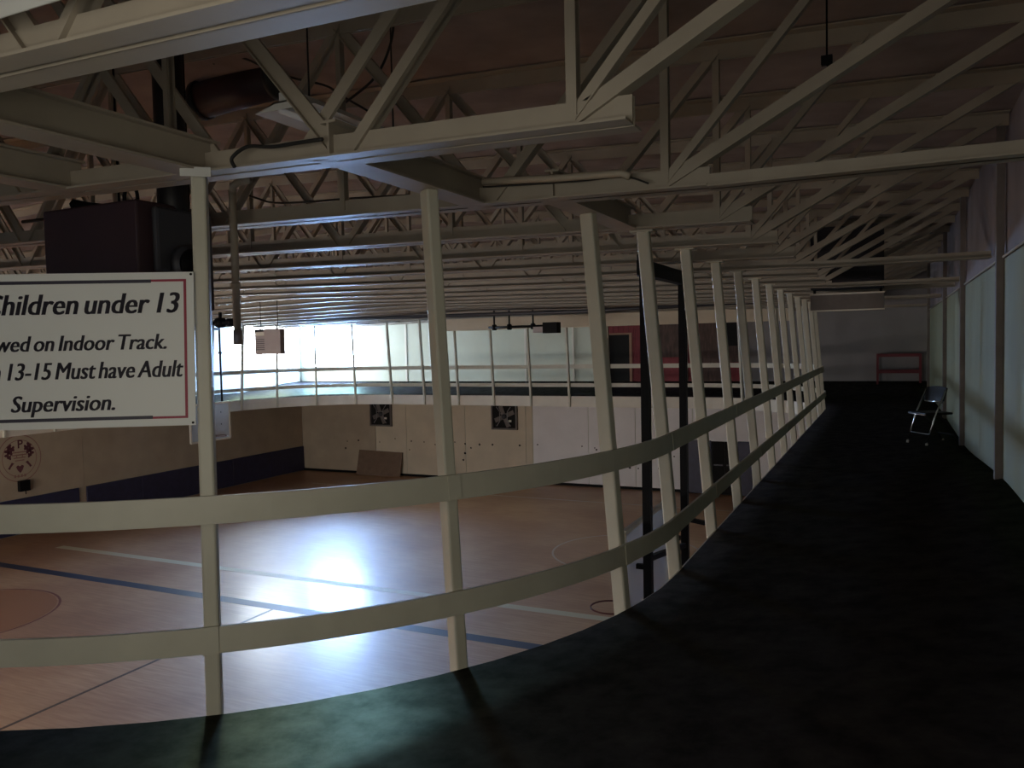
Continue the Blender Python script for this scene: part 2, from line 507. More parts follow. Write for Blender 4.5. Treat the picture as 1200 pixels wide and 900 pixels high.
# painted crest on the left wall
ec = on_x(23, 537, WL + .021)
def crest():
    def pt(u, v): return (WL + .0225, ec.y + u, ec.z + v)
    dark, pale = MB(), MB()
    for r, wdt in ((.66, .025), (.52, .02)):
        n = 40
        for i in range(n):
            q = []
            for j in (i, i + 1):
                a = 2 * math.pi * j / n
                q += [(r - wdt) * math.cos(a), (r - wdt) * 1.05 * math.sin(a), r * math.cos(a), r * 1.05 * math.sin(a)]
            pale.poly([pt(q[0], q[1]), pt(q[2], q[3]), pt(q[6], q[7]), pt(q[4], q[5])])
    for s in (-1, 1):       # two leafy sprays
        for k, (u, v, r) in enumerate([(.20, .30, .07), (.29, .36, .075), (.35, .24, .08), (.27, .20, .08), (.36, .12, .07), (.30, .05, .06)]):
            dark.poly([pt(s * (u + r * (1 + .35 * math.cos(3 * a)) * math.cos(a)), v + r * (1 + .35 * math.cos(3 * a)) * math.sin(a)) for a in [t * math.pi / 6 for t in range(12)]])
        dark.poly([pt(s * .17, -.13), pt(s * .24, -.10), pt(s * .36, -.27), pt(s * .30, -.30), pt(s * .27, -.24)])
    dark.poly([pt(u, v) for u, v in [(-.12, -.24), (-.06, -.20), (0, -.24), (.06, -.20), (.12, -.24), (.08, -.34), (0, -.44), (-.08, -.34)]])
    for (u, v, a, b) in [(-.2, .16, .40, .035), (-.22, .08, .44, .035), (-.18, .0, .36, .03), (-.14, -.08, .28, .03), (-.1, .02, .03, .1), (.07, .02, .03, .1)]:
        pale.poly([pt(u, v), pt(u + a, v), pt(u + a, v + b), pt(u, v + b)])
    for k in range(4):      # small lettering strip under the crest
        pale.poly([pt(-.19 + k * .10, -.56), pt(-.13 + k * .10, -.56), pt(-.13 + k * .10, -.48), pt(-.19 + k * .10, -.48)])
    o = dark.obj('painted_crest', 'emblem', wl); o['label'] = 'maroon painted crest with a letter P in a faded ring'
    pale.obj('painted_ring', 'emblem_pale', o)
    return o
crest_o = crest()

# red partition with a dark doorway at the track end of the far wall
def dpx(px, py=400): return on_y(px, py, WF).x
dr = struct(link('door_1', None), 'dark doorway and red partition bays on the far wall of the track', 'door')
zb, zt = 0.30, 2.62
def dbox(p0, p1, z0, z1, d0, d1, name, m):
    return MB().box(dpx(p0), dpx(p1), WF - d1, WF - d0, z0, z1).obj(name, m, dr)
dbox(706, 869, zb, zt, .0, .03, 'back_panel', 'red')
dbox(705, 711, zb, zt, .03, .10, 'post', 'fascia')
dbox(711, 714, zb, 2.08, .03, .07, 'door_frame', 'wood')
dbox(738, 741, zb, 2.08, .03, .07, 'door_frame', 'wood')
dbox(711, 741, 2.02, 2.08, .03, .075, 'door_frame', 'wood')
dbox(714, 738, zb, 2.02, .025, .04, 'door_leaf', 'dark')
for k in range(5): dbox(741.5 + k * 2.2, 742.8 + k * 2.2, zb, zt - .1, .03, .055, 'batten', 'red')
for k in range(5): dbox(712 + k * 6, 713 + k * 6, 2.10, zt - .05, .03, .05, 'batten', 'red')
dbox(753, 757, zb, zt, .03, .09, 'post', 'fascia')
dbox(757, 771, 1.2, zt, .03, .045, 'panel', 'dark')
dbox(773, 798, 1.2, zt - .1, .03, .05, 'panel', 'ply')
dbox(773, 798, 2.42, 2.50, .03, .08, 'header', 'fascia')
dbox(801, 806, zb, zt, .03, .09, 'post', 'fascia')
dbox(820, 846, zb, zt, .03, .06, 'panel', 'ply')
dbox(850, 867, 1.55, zt, .03, .05, 'panel', 'dark')
dbox(850, 867, 1.0, 1.55, .03, .05, 'panel', 'ply')
dbox(867, 870, zb, zt, .03, .09, 'post', 'fascia')

# ------------------------------------------------------------------ track deck (banked) with fascia
NS = 168
samples = []
k = 0.0
def outer(p, n):
    o = -n
    best = 1e9
    for lim, c, d in ((WR, p.x, o.x), (WL, p.x, o.x), (WF, p.y, o.y), (WN, p.y, o.y)):
        if abs(d) > 1e-6:
            t = (lim - c) / d
            if t > 0: best = min(best, t)
    return p + o * best
# corners of the room need their own sample so that the deck fills them
ss = set()
acc = 0
for i, L in enumerate(SEG):
    n = 22 if i % 2 == 0 else 18
    for j in range(n): ss.add(round(acc + L * j / n, 4))
    acc += L
cornerpts = [(WR, WF, 1), (WL, WF, 3), (WL, WN, 5), (WR, WN, 7)]
centers = {1: (CXR, CYF, 0), 3: (CXL, CYF, 90), 5: (CXL, CYN, 180), 7: (CXR, CYN, 270)}
for cx, cy, k in cornerpts:
    c = centers[k]
    a = math.degrees(math.atan2(cy - c[1], cx - c[0])) % 360 - c[2]
    ss.add(round(sum(SEG[:k]) + math.radians(a) * RAD, 4))
ss = sorted(ss)
top, T = [], 6
for s in ss:
    p, n = edge(s)
    q = outer(p, n)
    b = bank(q)
    top.append([V((p.x + (q.x - p.x) * t / T, p.y + (q.y - p.y) * t / T, b * (t / T) ** 1.25)) for t in range(T + 1)])
mb = MB()
i0 = 0
for row in top:
    mb.v += [tuple(v) for v in row]
    mb.v += [(row[-1].x, row[-1].y, -0.34), (row[0].x, row[0].y, -0.34)]
W_ = T + 3
m_ = len(top)
for a in range(m_):
    b = (a + 1) % m_
    for j in range(W_):
        mb.f.append((a * W_ + j, a * W_ + (j + 1) % W_, b * W_ + (j + 1) % W_, b * W_ + j))
me = mb.mesh('track_deck', 'rubber')
me.materials.append(M['concrete'])
for p in me.polygons:
    if p.normal.z < 0.5: p.material_index = 1
    else: p.use_smooth = True
deck = struct(link('track_deck', me), 'dark rubber running track banked along the wall', 'running track')

# posts along the edge
s_posts = []
for k in range(11): s_posts.append(6.06 + 1.4 * k - CYN)
for a in (6.5, 27, 48, 69): s_posts.append(SEG[0] + math.radians(a) * RAD)
o2 = SEG[0] + LA
for k in range(9): s_posts.append(o2 + 0.02 + 1.41 * k)
o3 = o2 + LX
for a in (21, 42, 63, 83.5): s_posts.append(o3 + math.radians(a) * RAD)
o4 = o3 + LA
for k in range(11): s_posts.append(o4 + CYF - (6.06 + 1.4 * (10 - k)))
o5 = o4 + LY
for a in (12.7, 32.6, 50.2, 68.5, 87): s_posts.append(o5 + math.radians(a) * RAD)
o6 = o5 + LA
for k in range(1, 8): s_posts.append(o6 + LX * k / 8)
o7 = o6 + LX
for a in (3, 21.0, 38.9, 57.2, 77.2): s_posts.append(o7 + math.radians(a) * RAD)
s_posts.sort()

LEAN, ZTOP = 0.215, 2.60
rail = thing('track_railing', 'white steel railing of leaning hanger posts and two flat rails around the track', 'railing', (XR, CYN, 0))
RB = V((XR, CYN, 0))
def rel(p): return V(p) - RB
def inoff(z): return LEAN * z / 2.62 + 0.052
def fasciaboard(s0, s1):
    rows = []
    n = max(2, int((s1 - s0) / 0.25) + 1)
    for i in range(n + 1):
        p, nn = edge(s0 + (s1 - s0) * i / n)
        rows.append([p + nn * 0.001 + V((0, 0, -.36)), p + nn * .022 + V((0, 0, -.36)), p + nn * .022 + V((0, 0, -.012)), p + nn * .001 + V((0, 0, -.012))])
    MB().rings(rows).obj('fascia_board', 'fascia', deck)
def railboard(s0, s1, z, h):
    rows = []
    n = max(2, int((s1 - s0) / 0.2) + 1)
    for i in range(n + 1):
        p, nn = edge(s0 + (s1 - s0) * i / n)
        sec = []
        for dz, d in ((-h / 2, -.064), (-h / 2, -.084), (h / 2, -.084), (h / 2, -.064)):
            sec.append(rel(p + nn * (inoff(z + dz) + d) + V((0, 0, z + dz))))
        rows.append(sec)
    MB().rings(rows).obj('rail_board', 'paint', rail)

TY = [0.35, 1.62, 3.05, 4.50, 5.98] + [7.40 + 1.4 * k for k in range(15)]
def zbot(x): return 2.585 + 0.02 * (-0.9 - (x if x > XM else 2 * XM - x))
def ztopc(x): return 3.76 + 0.04 * (-0.35 - (x if x > XM else 2 * XM - x))
hmesh = {}
for i, s in enumerate(s_posts):
    p, n = edge(s)
    s2 = s_posts[(i + 1) % len(s_posts)] + (TOT if i + 1 == len(s_posts) else 0)
    t = V((0, 0, 1)).cross(n)
    a = p + n * (inoff(-.36)) + V((0, 0, -.36))
    ptop = p + n * inoff(ZTOP)
    zt_ = zbot(ptop.x) + 0.005 if p.y < YF - .01 or p.x < -14.65 else 2.28
    b = p + n * inoff(zt_) + V((0, 0, zt_))
    po = MB().bar(rel(a), rel(b), 0.072, 0.098, t).obj('post', 'paint', rail)
    bevel(po, .012, 2)
    fasciaboard(s + .003, s2 - .003)
    # hanger beams between the trusses where the post does not meet one
    yt = b.y
    near = min(abs(yt - q) for q in TY)
    if p.y > YF - .01 and p.x > -14.65:
        pass
    elif near > 0.14 or (b - V((-3.07, 2.93, b.z))).length < .25:
        lo = max([q for q in TY if q < yt], default=TY[0]); hi = min([q for q in TY if q > yt], default=TY[-1])
        if near <= .14: hi = min(TY, key=lambda q: abs(q - yt)); lo = TY[TY.index(hi) - 1]
        z = zbot(b.x)
        hb = MB()
        x = b.x
        A, B = rel((x, lo - .05, z)), rel((x, hi + .05, z))
        hb.box(A.x - .085, A.x + .085, A.y, B.y, A.z, A.z + .012)
        hb.box(A.x - .006, A.x + .006, A.y, B.y, A.z + .012, A.z + .165)
        hb.box(A.x - .045, A.x + .045, A.y, B.y, A.z + .165, A.z + .177)
        hb.obj('hanger_beam', 'truss', rail)
    else:
        z = zbot(b.x)
        A = rel(V((b.x, b.y, z)))
        MB().box(A.x - .09, A.x + .09, A.y - .07, A.y + .07, A.z - .012, A.z).obj('top_plate', 'paint', rail)
ZU, ZL = 0.985, 0.365
n = len(s_posts)
for i in range(0, n, 2):
    s0 = s_posts[i]; s1 = s_posts[(i + 2) % n] + (TOT if i + 2 >= n else 0)
    railboard(s0 + .002, s1 - .002, ZU, .135)
for i in range(-1, n - 1, 2):
    s0 = s_posts[i] - (TOT if i < 0 else 0); s1 = s_posts[(i + 2) % n] + (TOT if i + 2 >= n else 0)
    if s1 < s0: s1 += TOT
    railboard(s0 + .002, s1 - .002, ZL, .125)
for i in range(n):          # splice plates on the rails, at every post
    p, nn = edge(s_posts[i])
    t = V((0, 0, 1)).cross(nn)
    z = ZL if i % 2 else ZU
    c = rel(p + nn * (inoff(z) - .087) + V((0, 0, z)))
    tl = (nn * (LEAN / 2.62) + V((0, 0, 1))).normalized()
    MB().bar(c - tl * .066, c + tl * .066, .075, .005, t).obj('splice_plate', 'paint', rail)

A, B = rel((-14.6, 24.64, 2.28)), rel((-2.6, 24.86, 2.69))
MB().box(A.x, B.x, A.y, B.y, A.z, B.z).obj('header_beam', 'tan', rail)
# ------------------------------------------------------------------ ceiling
cb = MB()
for a, b in ((WR + .2, XM), (XM, WL - .2)):
    za, zc_ = ztopc(a) + .10, ztopc(b) + .10
    cb.hexa([(a, WN - .2, za), (b, WN - .2, zc_), (b, WF + .2, zc_), (a, WF + .2, za), (a, WN - .2, za + .15), (b, WN - .2, zc_ + .15), (b, WF + .2, zc_ + .15), (a, WF + .2, za + .15)])
struct(cb.obj('ceiling', 'roof'), 'dark rough roof deck above the trusses', 'ceiling')

# ------------------------------------------------------------------ trusses
XE = -1.15                      # last bottom node at the right
HP = (XE - (2 * XM - XE)) / 18  # half panel
def truss_parts():
    parts = []
    def chord(xs, zf, up_, name):
        mb = MB()
        for a, b in zip(xs, xs[1:]):
            za, zb_ = zf(a), zf(b)
            for sg in (-1, 1):
                y0, y1 = sorted((sg * .010, sg * .018)); f0, f1 = sorted((sg * .010, sg * .105))
                h = .115 * up_; th = .010 * up_
                mb.hexa([(a, y0, za), (b, y0, zb_), (b, y1, zb_), (a, y1, za), (a, y0, za + h), (b, y0, zb_ + h), (b, y1, zb_ + h), (a, y1, za + h)])
                mb.hexa([(a, f0, za), (b, f0, zb_), (b, f1, zb_), (a, f1, za), (a, f0, za + th), (b, f0, zb_ + th), (b, f1, zb_ + th), (a, f1, za + th)])
        parts.append((name, mb.mesh(name, 'truss')))
    chord([-0.9, XM, 2 * XM + .9], zbot, 1, 'bottom_chord')
    chord([WR - .02, XM, 2 * XM - WR + .02], lambda x: ztopc(x) + .09, -1, 'top_chord')
    def web(a, b, wd=.055, name='web_member'):
        mb = MB()
        a, b = V((a[0], 0, a[1])), V((b[0], 0, b[1]))
        mb.bar(a, b, .020, wd, (0, 1, 0))
        d = (b - a).normalized(); u = V((0, 1, 0)).cross(d)
        if u.z > 0: u = -u
        mb.bar(a + u * (wd / 2 - .003), b + u * (wd / 2 - .003), wd * 1.05, .006, (0, 1, 0))
        parts.append((name, mb.mesh(name, 'truss')))
    for sgn in (1, -1):
        f = (lambda x: x) if sgn == 1 else (lambda x: 2 * XM - x)
        web((f(XE), zbot(XE) + .05), (f(WR - .1), ztopc(WR) + .03), .075, 'end_strut')
        web((f(XE), zbot(XE) + .06), (f(XE + 1.0), ztopc(XE + 1) + .03), .05)
    for i in range(18):
        x0, x1 = XE - HP * i, XE - HP * (i + 1)
        if i % 2 == 0: web((x0, ztopc(x0) + .03), (x1 + .04, zbot(x1) + .05), .07)
        else: web((x0 - .04, zbot(x0) + .05), (x1, ztopc(x1) + .03), .07)
    for i in range(0, 19, 2):
        x0 = XE - HP * i
        web((x0, zbot(x0) + .05), (x0, ztopc(x0) + .04), .05, 'web_post')
    return parts
TP = truss_parts()
ORD = ['nearest', 'second', 'third', 'fourth', 'fifth', 'sixth', 'seventh', 'eighth', 'ninth', 'tenth', 'eleventh', 'twelfth', 'thirteenth', 'fourteenth', 'fifteenth', 'sixteenth', 'seventeenth', 'eighteenth', 'nineteenth', 'twentieth']
tie = MB()
for sg in (-1, 1):
    y0, y1 = sorted((sg * .010, sg * .018)); f0, f1 = sorted((sg * .010, sg * .095))
    tie.box(-.9, WR - .02, y0, y1, 2.58, 2.66)
    tie.box(-.9, WR - .02, f0, f1, 2.58, 2.59)
TIE = tie.mesh('tie_bar', 'truss')
TIES = (3, 7, 10, 11, 14, 18)
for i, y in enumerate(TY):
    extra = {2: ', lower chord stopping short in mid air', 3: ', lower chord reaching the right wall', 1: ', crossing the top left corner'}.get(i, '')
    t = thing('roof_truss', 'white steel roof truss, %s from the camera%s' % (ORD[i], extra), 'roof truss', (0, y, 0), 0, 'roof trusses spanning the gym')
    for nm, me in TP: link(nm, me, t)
    if i in TIES: link('tie_bar', TIE, t)
    if i == 2:
        for a, b in (((-3.05, 2.70), (-3.95, 3.80)), ((-3.40, 2.70), (-4.3, 3.80)), ((-2.52, 2.70), (-1.5, 3.78))):
            MB().bar((a[0], .03, a[1]), (b[0], .03, b[1]), .02, .06, (0, 1, 0)).obj('web_member', 'truss', t)

# ------------------------------------------------------------------ lettering helper
def text_mesh(body, size, shear=0.0, bold=0.0, sub=None):
    """flat lettering in the xy plane; returns mesh and x-range, and the width of the trailing piece sub"""
    def make(t):
        c = bpy.data.curves.new('text', 'FONT')
        c.body = t; c.size = size; c.shear = shear; c.offset = bold * size
        c.resolution_u = 3; c.space_word = 0.62
        o = bpy.data.objects.new('text', c); COL.objects.link(o)
        dg = bpy.context.evaluated_depsgraph_get()
        me = bpy.data.meshes.new_from_object(o.evaluated_get(dg))
        COL.objects.unlink(o); bpy.data.objects.remove(o)
        return me
    me = make(body)
    xs = [v.co.x for v in me.vertices]
    w = None
    if sub:
        m2 = make(sub); x2 = [v.co.x for v in m2.vertices]; w = max(x2) - min(x2)
    return me, min(xs), max(xs), w
def place_text(me, org, ux, uy, sx, x_right, x_max, m, name, parent):
    for v in me.vertices:
        x = (v.co.x - x_max) * sx + x_right
        v.co = V(org) + V(ux) * x + V(uy) * v.co.y
    me.materials.clear(); me.materials.append(M[m])
    me.name = name
    return link(name, me, parent)
# letter P of the crest
me, a, b, _ = text_mesh('P', .34, 0, .02)
place_text(me, (WL + .0226, ec.y, ec.z + .30), (0, 1, 0), (0, 0, 1), 1, .12, b, 'emblem', 'painted_letter', crest_o)

# ------------------------------------------------------------------ sign on the railing
p1, n1 = edge(o7 + math.radians(38.9) * RAD)
p0, n0 = edge(o7 + math.radians(21.0) * RAD)
u = (p1 - p0).normalized()
nm = (n1 + n0).normalized()
vv = (nm * (LEAN / 2.62) + V((0, 0, 1))); vv = (vv - u * vv.dot(u)).normalized()
nrm = u.cross(vv)                   # toward the track
SW, SH, ZS = 1.24, 0.745, 1.395
org = p1 + n1 * (inoff(ZS) - .058) + V((0, 0, ZS)) - u * 0.038 + nrm * .012
sg = thing('notice_sign', 'white notice board about children on the indoor track, hung on the railing', 'sign', tuple(org))
def sp(x, y, d=0.0): return u * x + vv * y + nrm * d       # local, origin lower right corner, x negative to the left
def srect(x0, x1, y0, y1, d0, d1, name, m):
    MB().hexa([sp(x0, y0, d0), sp(x1, y0, d0), sp(x1, y1, d0), sp(x0, y1, d0), sp(x0, y0, d1), sp(x1, y0, d1), sp(x1, y1, d1), sp(x0, y1, d1)]).obj(name, m, sg)
srect(-SW, 0, 0, SH, 0, .006, 'board', 'sign')
bi, bw = .035, .016
srect(-SW + bi, -.20, SH - bi - bw, SH - bi, .006, .007, 'border_line', 'ink')
srect(-SW + bi, -.20, bi, bi + bw, .006, .007, 'border_line', 'ink')
srect(-SW + bi, -SW + bi + bw, bi, SH - bi, .006, .0072, 'border_line', 'ink')
srect(-.20, -bi, SH - bi - bw * .7, SH - bi, .006, .007, 'border_line', 'signred')
srect(-.20, -bi, bi, bi + bw * .7, .006, .007, 'border_line', 'signred')
srect(-bi - bw * .8, -bi, bi, SH - bi, .006, .0072, 'border_line', 'signred')
PXM = 1 / 246.0
for body, sub, wpx, cap, base, right in (
        ('No Children under 13', 'under 13', 110, .100, .735, 21),
        ('Allowed on Indoor Track.', 'Indoor Track.', 124, .075, .500, 37),
        ('Children 13-15 Must have Adult', 'Must have Adult', 147, .082, .317, 18),
        ('Supervision.', 'Supervision.', 118, .078, .112, 97)):
    size = cap / 0.70
    me, a, b, w_ = text_mesh(body, size, .22, 0, sub)
    bm = bmesh.new()
    for dx in (-.032, -.016, 0, .016, .032):
        m2 = me.copy()
        for v in m2.vertices: v.co.x += dx * size
        bm.from_mesh(m2)
    bm.to_mesh(me); bm.free()
    place_text(me, sp(0, base * SH, .0076), u, vv, wpx * PXM / (w_ + .064 * size), -(right - 5) * PXM, b + .032 * size, 'ink', 'lettering', sg)
for x, y in ((-.012, .012), (-.012, SH - .012), (-SW + .012, .012), (-SW + .012, SH - .012)):
    MB().tube([sp(x, y, .006), sp(x, y, .010)], .006, 8).obj('screw', 'black', sg)

# clear tape bracket at the top of the second post
p, n = edge(o7 + math.radians(38.9) * RAD)
q = p + n * (inoff(2.58) - .135) + V((0, 0, 2.615))
t = V((0, 0, 1)).cross(n)
o = MB().bar(rel(q - t * .07), rel(q + t * .07), .004, .045, n).obj('tape_strip', 'reflector', rail)

# ------------------------------------------------------------------ heater between the first trusses
hx0, hx1 = on_y(50, 260, 3.45).x, on_y(160, 260, 3.45).x
hz1 = 2.68
ht = thing('unit_heater', 'maroon unit heater box hung from the trusses above the sign', 'heater', (0, 3.45, 2.0))
def hb(x0, x1, y0, y1, z0, z1, name, m): return MB().box(x0, x1, y0 - 3.45, y1 - 3.45, z0 - 2.0, z1 - 2.0).obj(name, m, ht)
bevel(hb(hx0, hx1, 3.45, 4.05, 2.02, hz1, 'cabinet', 'maroon'), .015)
hb(hx0 - .03, hx0, 3.5, 4.0, hz1 - .06, hz1 - .02, 'flange', 'maroon')
bevel(hb(hx1, hx1 + .05, 3.55, 4.0, 2.25, hz1 - .03, 'burner_box', 'motor'), .02)
MB().tube([(hx1 + .05, .32, .30), (hx1 + .10, .32, .30)], .13, 20).obj('motor', 'motor', ht, True)
MB().tube([(hx1 + .10, .32, .30), (hx1 + .12, .32, .30)], .10, 20).obj('motor_cover', 'black', ht, True)
fx = on_y(201, 200, 3.80).x
MB().tube([(fx - .12, .35, .48), (fx - .05, .35, .52), (fx, .35, .62), (fx, .35, .74), (fx, .35, 1.20), (fx, .35, 1.90)], .095, 20).obj('flue_pipe', 'duct', ht, True)
cy = [(hx1 - .16 + .06 * math.cos(a), .10, .70 + .10 * math.sin(a)) for a in [math.pi * k / 10 for k in range(11)]]
MB().tube([(hx1 - .10, .10, .66)] + cy + [(hx1 - .22, .10, .66)], .011, 8).obj('hanger_loop', 'black', ht, True)
MB().tube([(hx0 - .5, .2, .68), (hx0 + .02, .15, .66)], .012, 6).obj('gas_pipe', 'black', ht)
MB().tube([(hx0 + .18, .1, .72), (hx0 + .30, .1, .70), (hx0 + .45, .1, .69)], [.04, .03, .012], 6).obj('gas_valve', 'black', ht)
for x in (hx0 + .1, hx1 - .1):
    MB().tube([(x, .5, .67), (x, .5, 1.72)], .008, 6).obj('hanger_rod', 'black', ht)

# dark maroon exhaust duct higher up behind
c = on_y(285, 104, 5.25)
ed = thing('exhaust_duct', 'dark maroon round duct lying high between trusses, left of the fluorescent fixture', 'duct', tuple(c))
MB().tube([(-.48, 0, -.03), (.38, 0, .02)], .15, 20).obj('duct_body', 'maroon', ed, True)
MB().tube([(-.49, 0, -.03), (-.44, 0, -.027)], .165, 20).obj('duct_band', 'duct', ed, True)
MB().tube([(.34, 0, .018), (.39, 0, .02)], .165, 20).obj('duct_band', 'duct', ed, True)
for x in (-.3, .25): MB().tube([(x, 0, .13), (x, 0, ztopc(c.x + x) + .1 - c.z)], .008, 6).obj('hanger_rod', 'black', ed)

# ------------------------------------------------------------------ light fixtures
def fixture(name, label, loc, L, Wd, rz, tubes=2):
    f = thing(name, label, 'light fixture', loc, rz)
    h = .035
    mb = MB()
    sec = [(-Wd / 2, -.0), (-Wd / 2 + .005, .0), (-.06, h), (.06, h), (Wd / 2 - .005, .0), (Wd / 2, .0), (.065, h + .008), (-.065, h + .008)]
    rows = [[(x, yy, z) for x, z in sec] for yy in (-L / 2, L / 2)]
    mb.rings(rows)
    mb.obj('reflector', 'reflector', f)
    for yy in (-L / 2, L / 2):
        MB().poly([(-Wd / 2, yy, 0), (Wd / 2, yy, 0), (.065, yy, h + .008), (-.065, yy, h + .008)]).obj('end_plate', 'reflector', f)
    for k in range(tubes):
        x = (k - (tubes - 1) / 2) * .13
        MB().tube([(x, -L / 2 + .04, .012), (x, L / 2 - .04, .012)], .016, 10).obj('lamp_tube', 'tube', f, True)
    MB().box(-.05, .05, -L / 2 + .02, L / 2 - .02, h + .008, h + .06).obj('ballast_cover', 'reflector', f)
    for yy in (-L / 3, L / 3):
        MB().tube([(0, yy, h + .05), (0, yy, ztopc(loc[0]) + .1 - loc[2])], .005, 6).obj('hanger_wire', 'cable', f)
    return f
cc = on_z(333, 123, 3.02)
fixture('fluorescent_fixture', 'unlit white two-tube reflector fixture hanging behind the near truss', (cc.x, cc.y + .61, 3.0), 1.22, .40, 0)
a, b = on_z(0, 42, 2.66), on_z(215, 0, 2.66)
fixture('strip_fixture', 'long white strip fixture along the top left edge, nearest the camera', (-2.5, 1.33, 2.68), 3.2, .24, math.pi / 2, 1)

# ------------------------------------------------------------------ hanging pipes and boxes
a, b = on_y(279, 222, 4.22), on_y(279, 404, 4.22)
vp = thing('vent_pipe', 'painted vertical pipe with capped lower end hanging right of the sign', 'pipe', (b.x, 4.22, b.z))
L = a.z - b.z
MB().tube([(0, 0, .1), (0, 0, L)], .026, 16).obj('pipe', 'pvc', vp, True)
MB().tube([(0, 0, 0), (0, 0, .10)], .032, 16).obj('end_cap', 'greybox', vp, True)
MB().tube([(0, 0, L - .02), (.01, 0, L + .03), (.06, 0, L + .05), (.16, 0, L + .05)], .026, 12).obj('elbow', 'pvc', vp, True)
MB().tube([(0, 0, .40), (0, 0, .43)], .031, 16).obj('coupling', 'pvc', vp, True)

a, b = on_y(298, 386, 14.0), on_y(329, 415, 14.0)
gb = thing('wall_heater_box', 'grey louvred box hanging in front of the bright window', 'box', ((a.x + b.x) / 2, 14.0, b.z))
wd_, hh = b.x - a.x, a.z - b.z
bevel(MB().box(-wd_ / 2, wd_ / 2, 0, .16, 0, hh).obj('cabinet', 'greybox', gb), .01)
MB().box(-wd_ / 2 + .02, -wd_ / 2 + .36 * wd_, -.006, 0, hh * .90, hh * .97).obj('display', 'black', gb)
MB().box(-wd_ / 2 + .02, -wd_ / 2 + .38 * wd_, -.006, 0, hh * .74, hh * .88).obj('name_plate', 'fascia', gb)
for k in range(6):
    MB().box(-wd_ / 2 + .03, -wd_ / 2 + .38 * wd_, -.012, 0, hh * (.18 + .08 * k), hh * (.205 + .08 * k)).obj('louvre', 'motor', gb)
for x in (-wd_ / 3, wd_ / 3): MB().tube([(x, .08, hh - .01), (x, .08, zbot((a.x + b.x) / 2) - b.z + .9)], .008, 6).obj('hanger_rod', 'black', gb)

# dark gas pipe running under the far trusses
a, b = on_y(242, 379, 20.7), on_y(945, 350, 20.7)
tag(MB().tube([a, on_y(683, 365, 20.7), b], .055, 10).obj('gas_main', 'motor', None, True), 'long dark pipe running under the far trusses across the gym', 'pipe')

# far basketball winch bar
a, b = on_y(573, 384, 22.0), on_y(655, 385, 22.0)
wb = thing('winch_bar', 'black winch bar with motor box under far trusses, before the pale wall', 'winch', tuple(a))
L = b.x - a.x
MB().tube([(0, 0, 0), (L * .95, 0, 0)], .04, 10).obj('shaft', 'black', wb, True)
bevel(MB().box(L * .80, L, -.16, .16, -.22, .10).obj('motor_box', 'black', wb), .01)
bevel(MB().box(L * .66, L * .80, -.12, .12, -.20, -.02).obj('gear_case', 'greybox', wb), .01)
for x in (.08, .30, .64):
    MB().tube([(L * x - .05, 0, 0), (L * x + .05, 0, 0)], .09, 12).obj('cable_drum', 'black', wb, True)
    MB().box(L * x - .02, L * x + .02, -.02, .02, 0, zbot(a.x) + .1 - a.z).obj('bracket', 'black', wb)

# ------------------------------------------------------------------ basketball goals hung beside the track
def goal_near():
    y0, y1 = 8.02, 9.66
    X = -2.28
    g = thing('basketball_goal', 'clear basketball backboard on black pipe frame just outside the nearer railing', 'basketball goal', (X, 8.6, -1.2))
    def r(x, y, z): return (x - X, y - 8.6, z + 1.2)
    MB().bar(r(X, y0, -1.15), r(X, y0, 2.62), .085, .085, (1, 0, 0)).obj('hanger_pipe', 'black', g)
    MB().bar(r(X, y1, -1.15), r(X, y1, 2.58), .085, .085, (1, 0, 0)).obj('hanger_pipe', 'black', g)
    MB().bar(r(X, y0 - .1, 2.50), r(X, y1 + .1, 2.50), .10, .15, (1, 0, 0)).obj('top_bar', 'black', g)
    MB().bar(r(X, y0, -.50), r(X, y1, -.74), .055, .055, (1, 0, 0)).obj('cross_bar', 'black', g)
    MB().tube([r(X, y0, 2.42), r(X, y0, 2.64)], .075, 12).obj('clamp', 'black', g, True)
    MB().bar(r(X + .02, y1, -.42), r(X + .26, y1 - .06, -.44), .05, .05).obj('lock_lever', 'black', g)
    bx = X - .16
    bd = MB().box(bx - .008 - X, bx + .008 - X, 7.70 - 8.6, 9.45 - 8.6, -1.40 + 1.2, -.17 + 1.2).obj('backboard', 'board', g)
    for a, b in (((7.70, -.17), (9.45, -.17)), ((7.70, -1.4), (9.45, -1.4)), ((7.70, -1.4), (7.70, -.17)), ((9.45, -1.4), (9.45, -.17))):
        MB().bar((bx - X, a[0] - 8.6, a[1] + 1.2), (bx - X, b[0] - 8.6, b[1] + 1.2), .05, .045, (1, 0, 0)).obj('board_frame', 'paint', bd)
    for yy in (y0 + .05, y1 - .25):
        MB().bar((0, yy - 8.6, .6), (bx - X + .02, yy - 8.6, .6), .05, .05).obj('board_arm', 'black', g)
    c = V((bx - .18 - .228 - X, -.12, -1.22 + 1.2))
    MB().tube([c + V((.228 * math.cos(a), .228 * math.sin(a), 0)) for a in [2 * math.pi * k / 40 for k in range(40)]], .010, 8, closed=True).obj('rim', 'rim', g, True)
    MB().box(c.x + .22, bx - X - .008, -.18, -.06, c.z - .05, c.z + .03).obj('rim_bracket', 'rim', g)
goal_near()
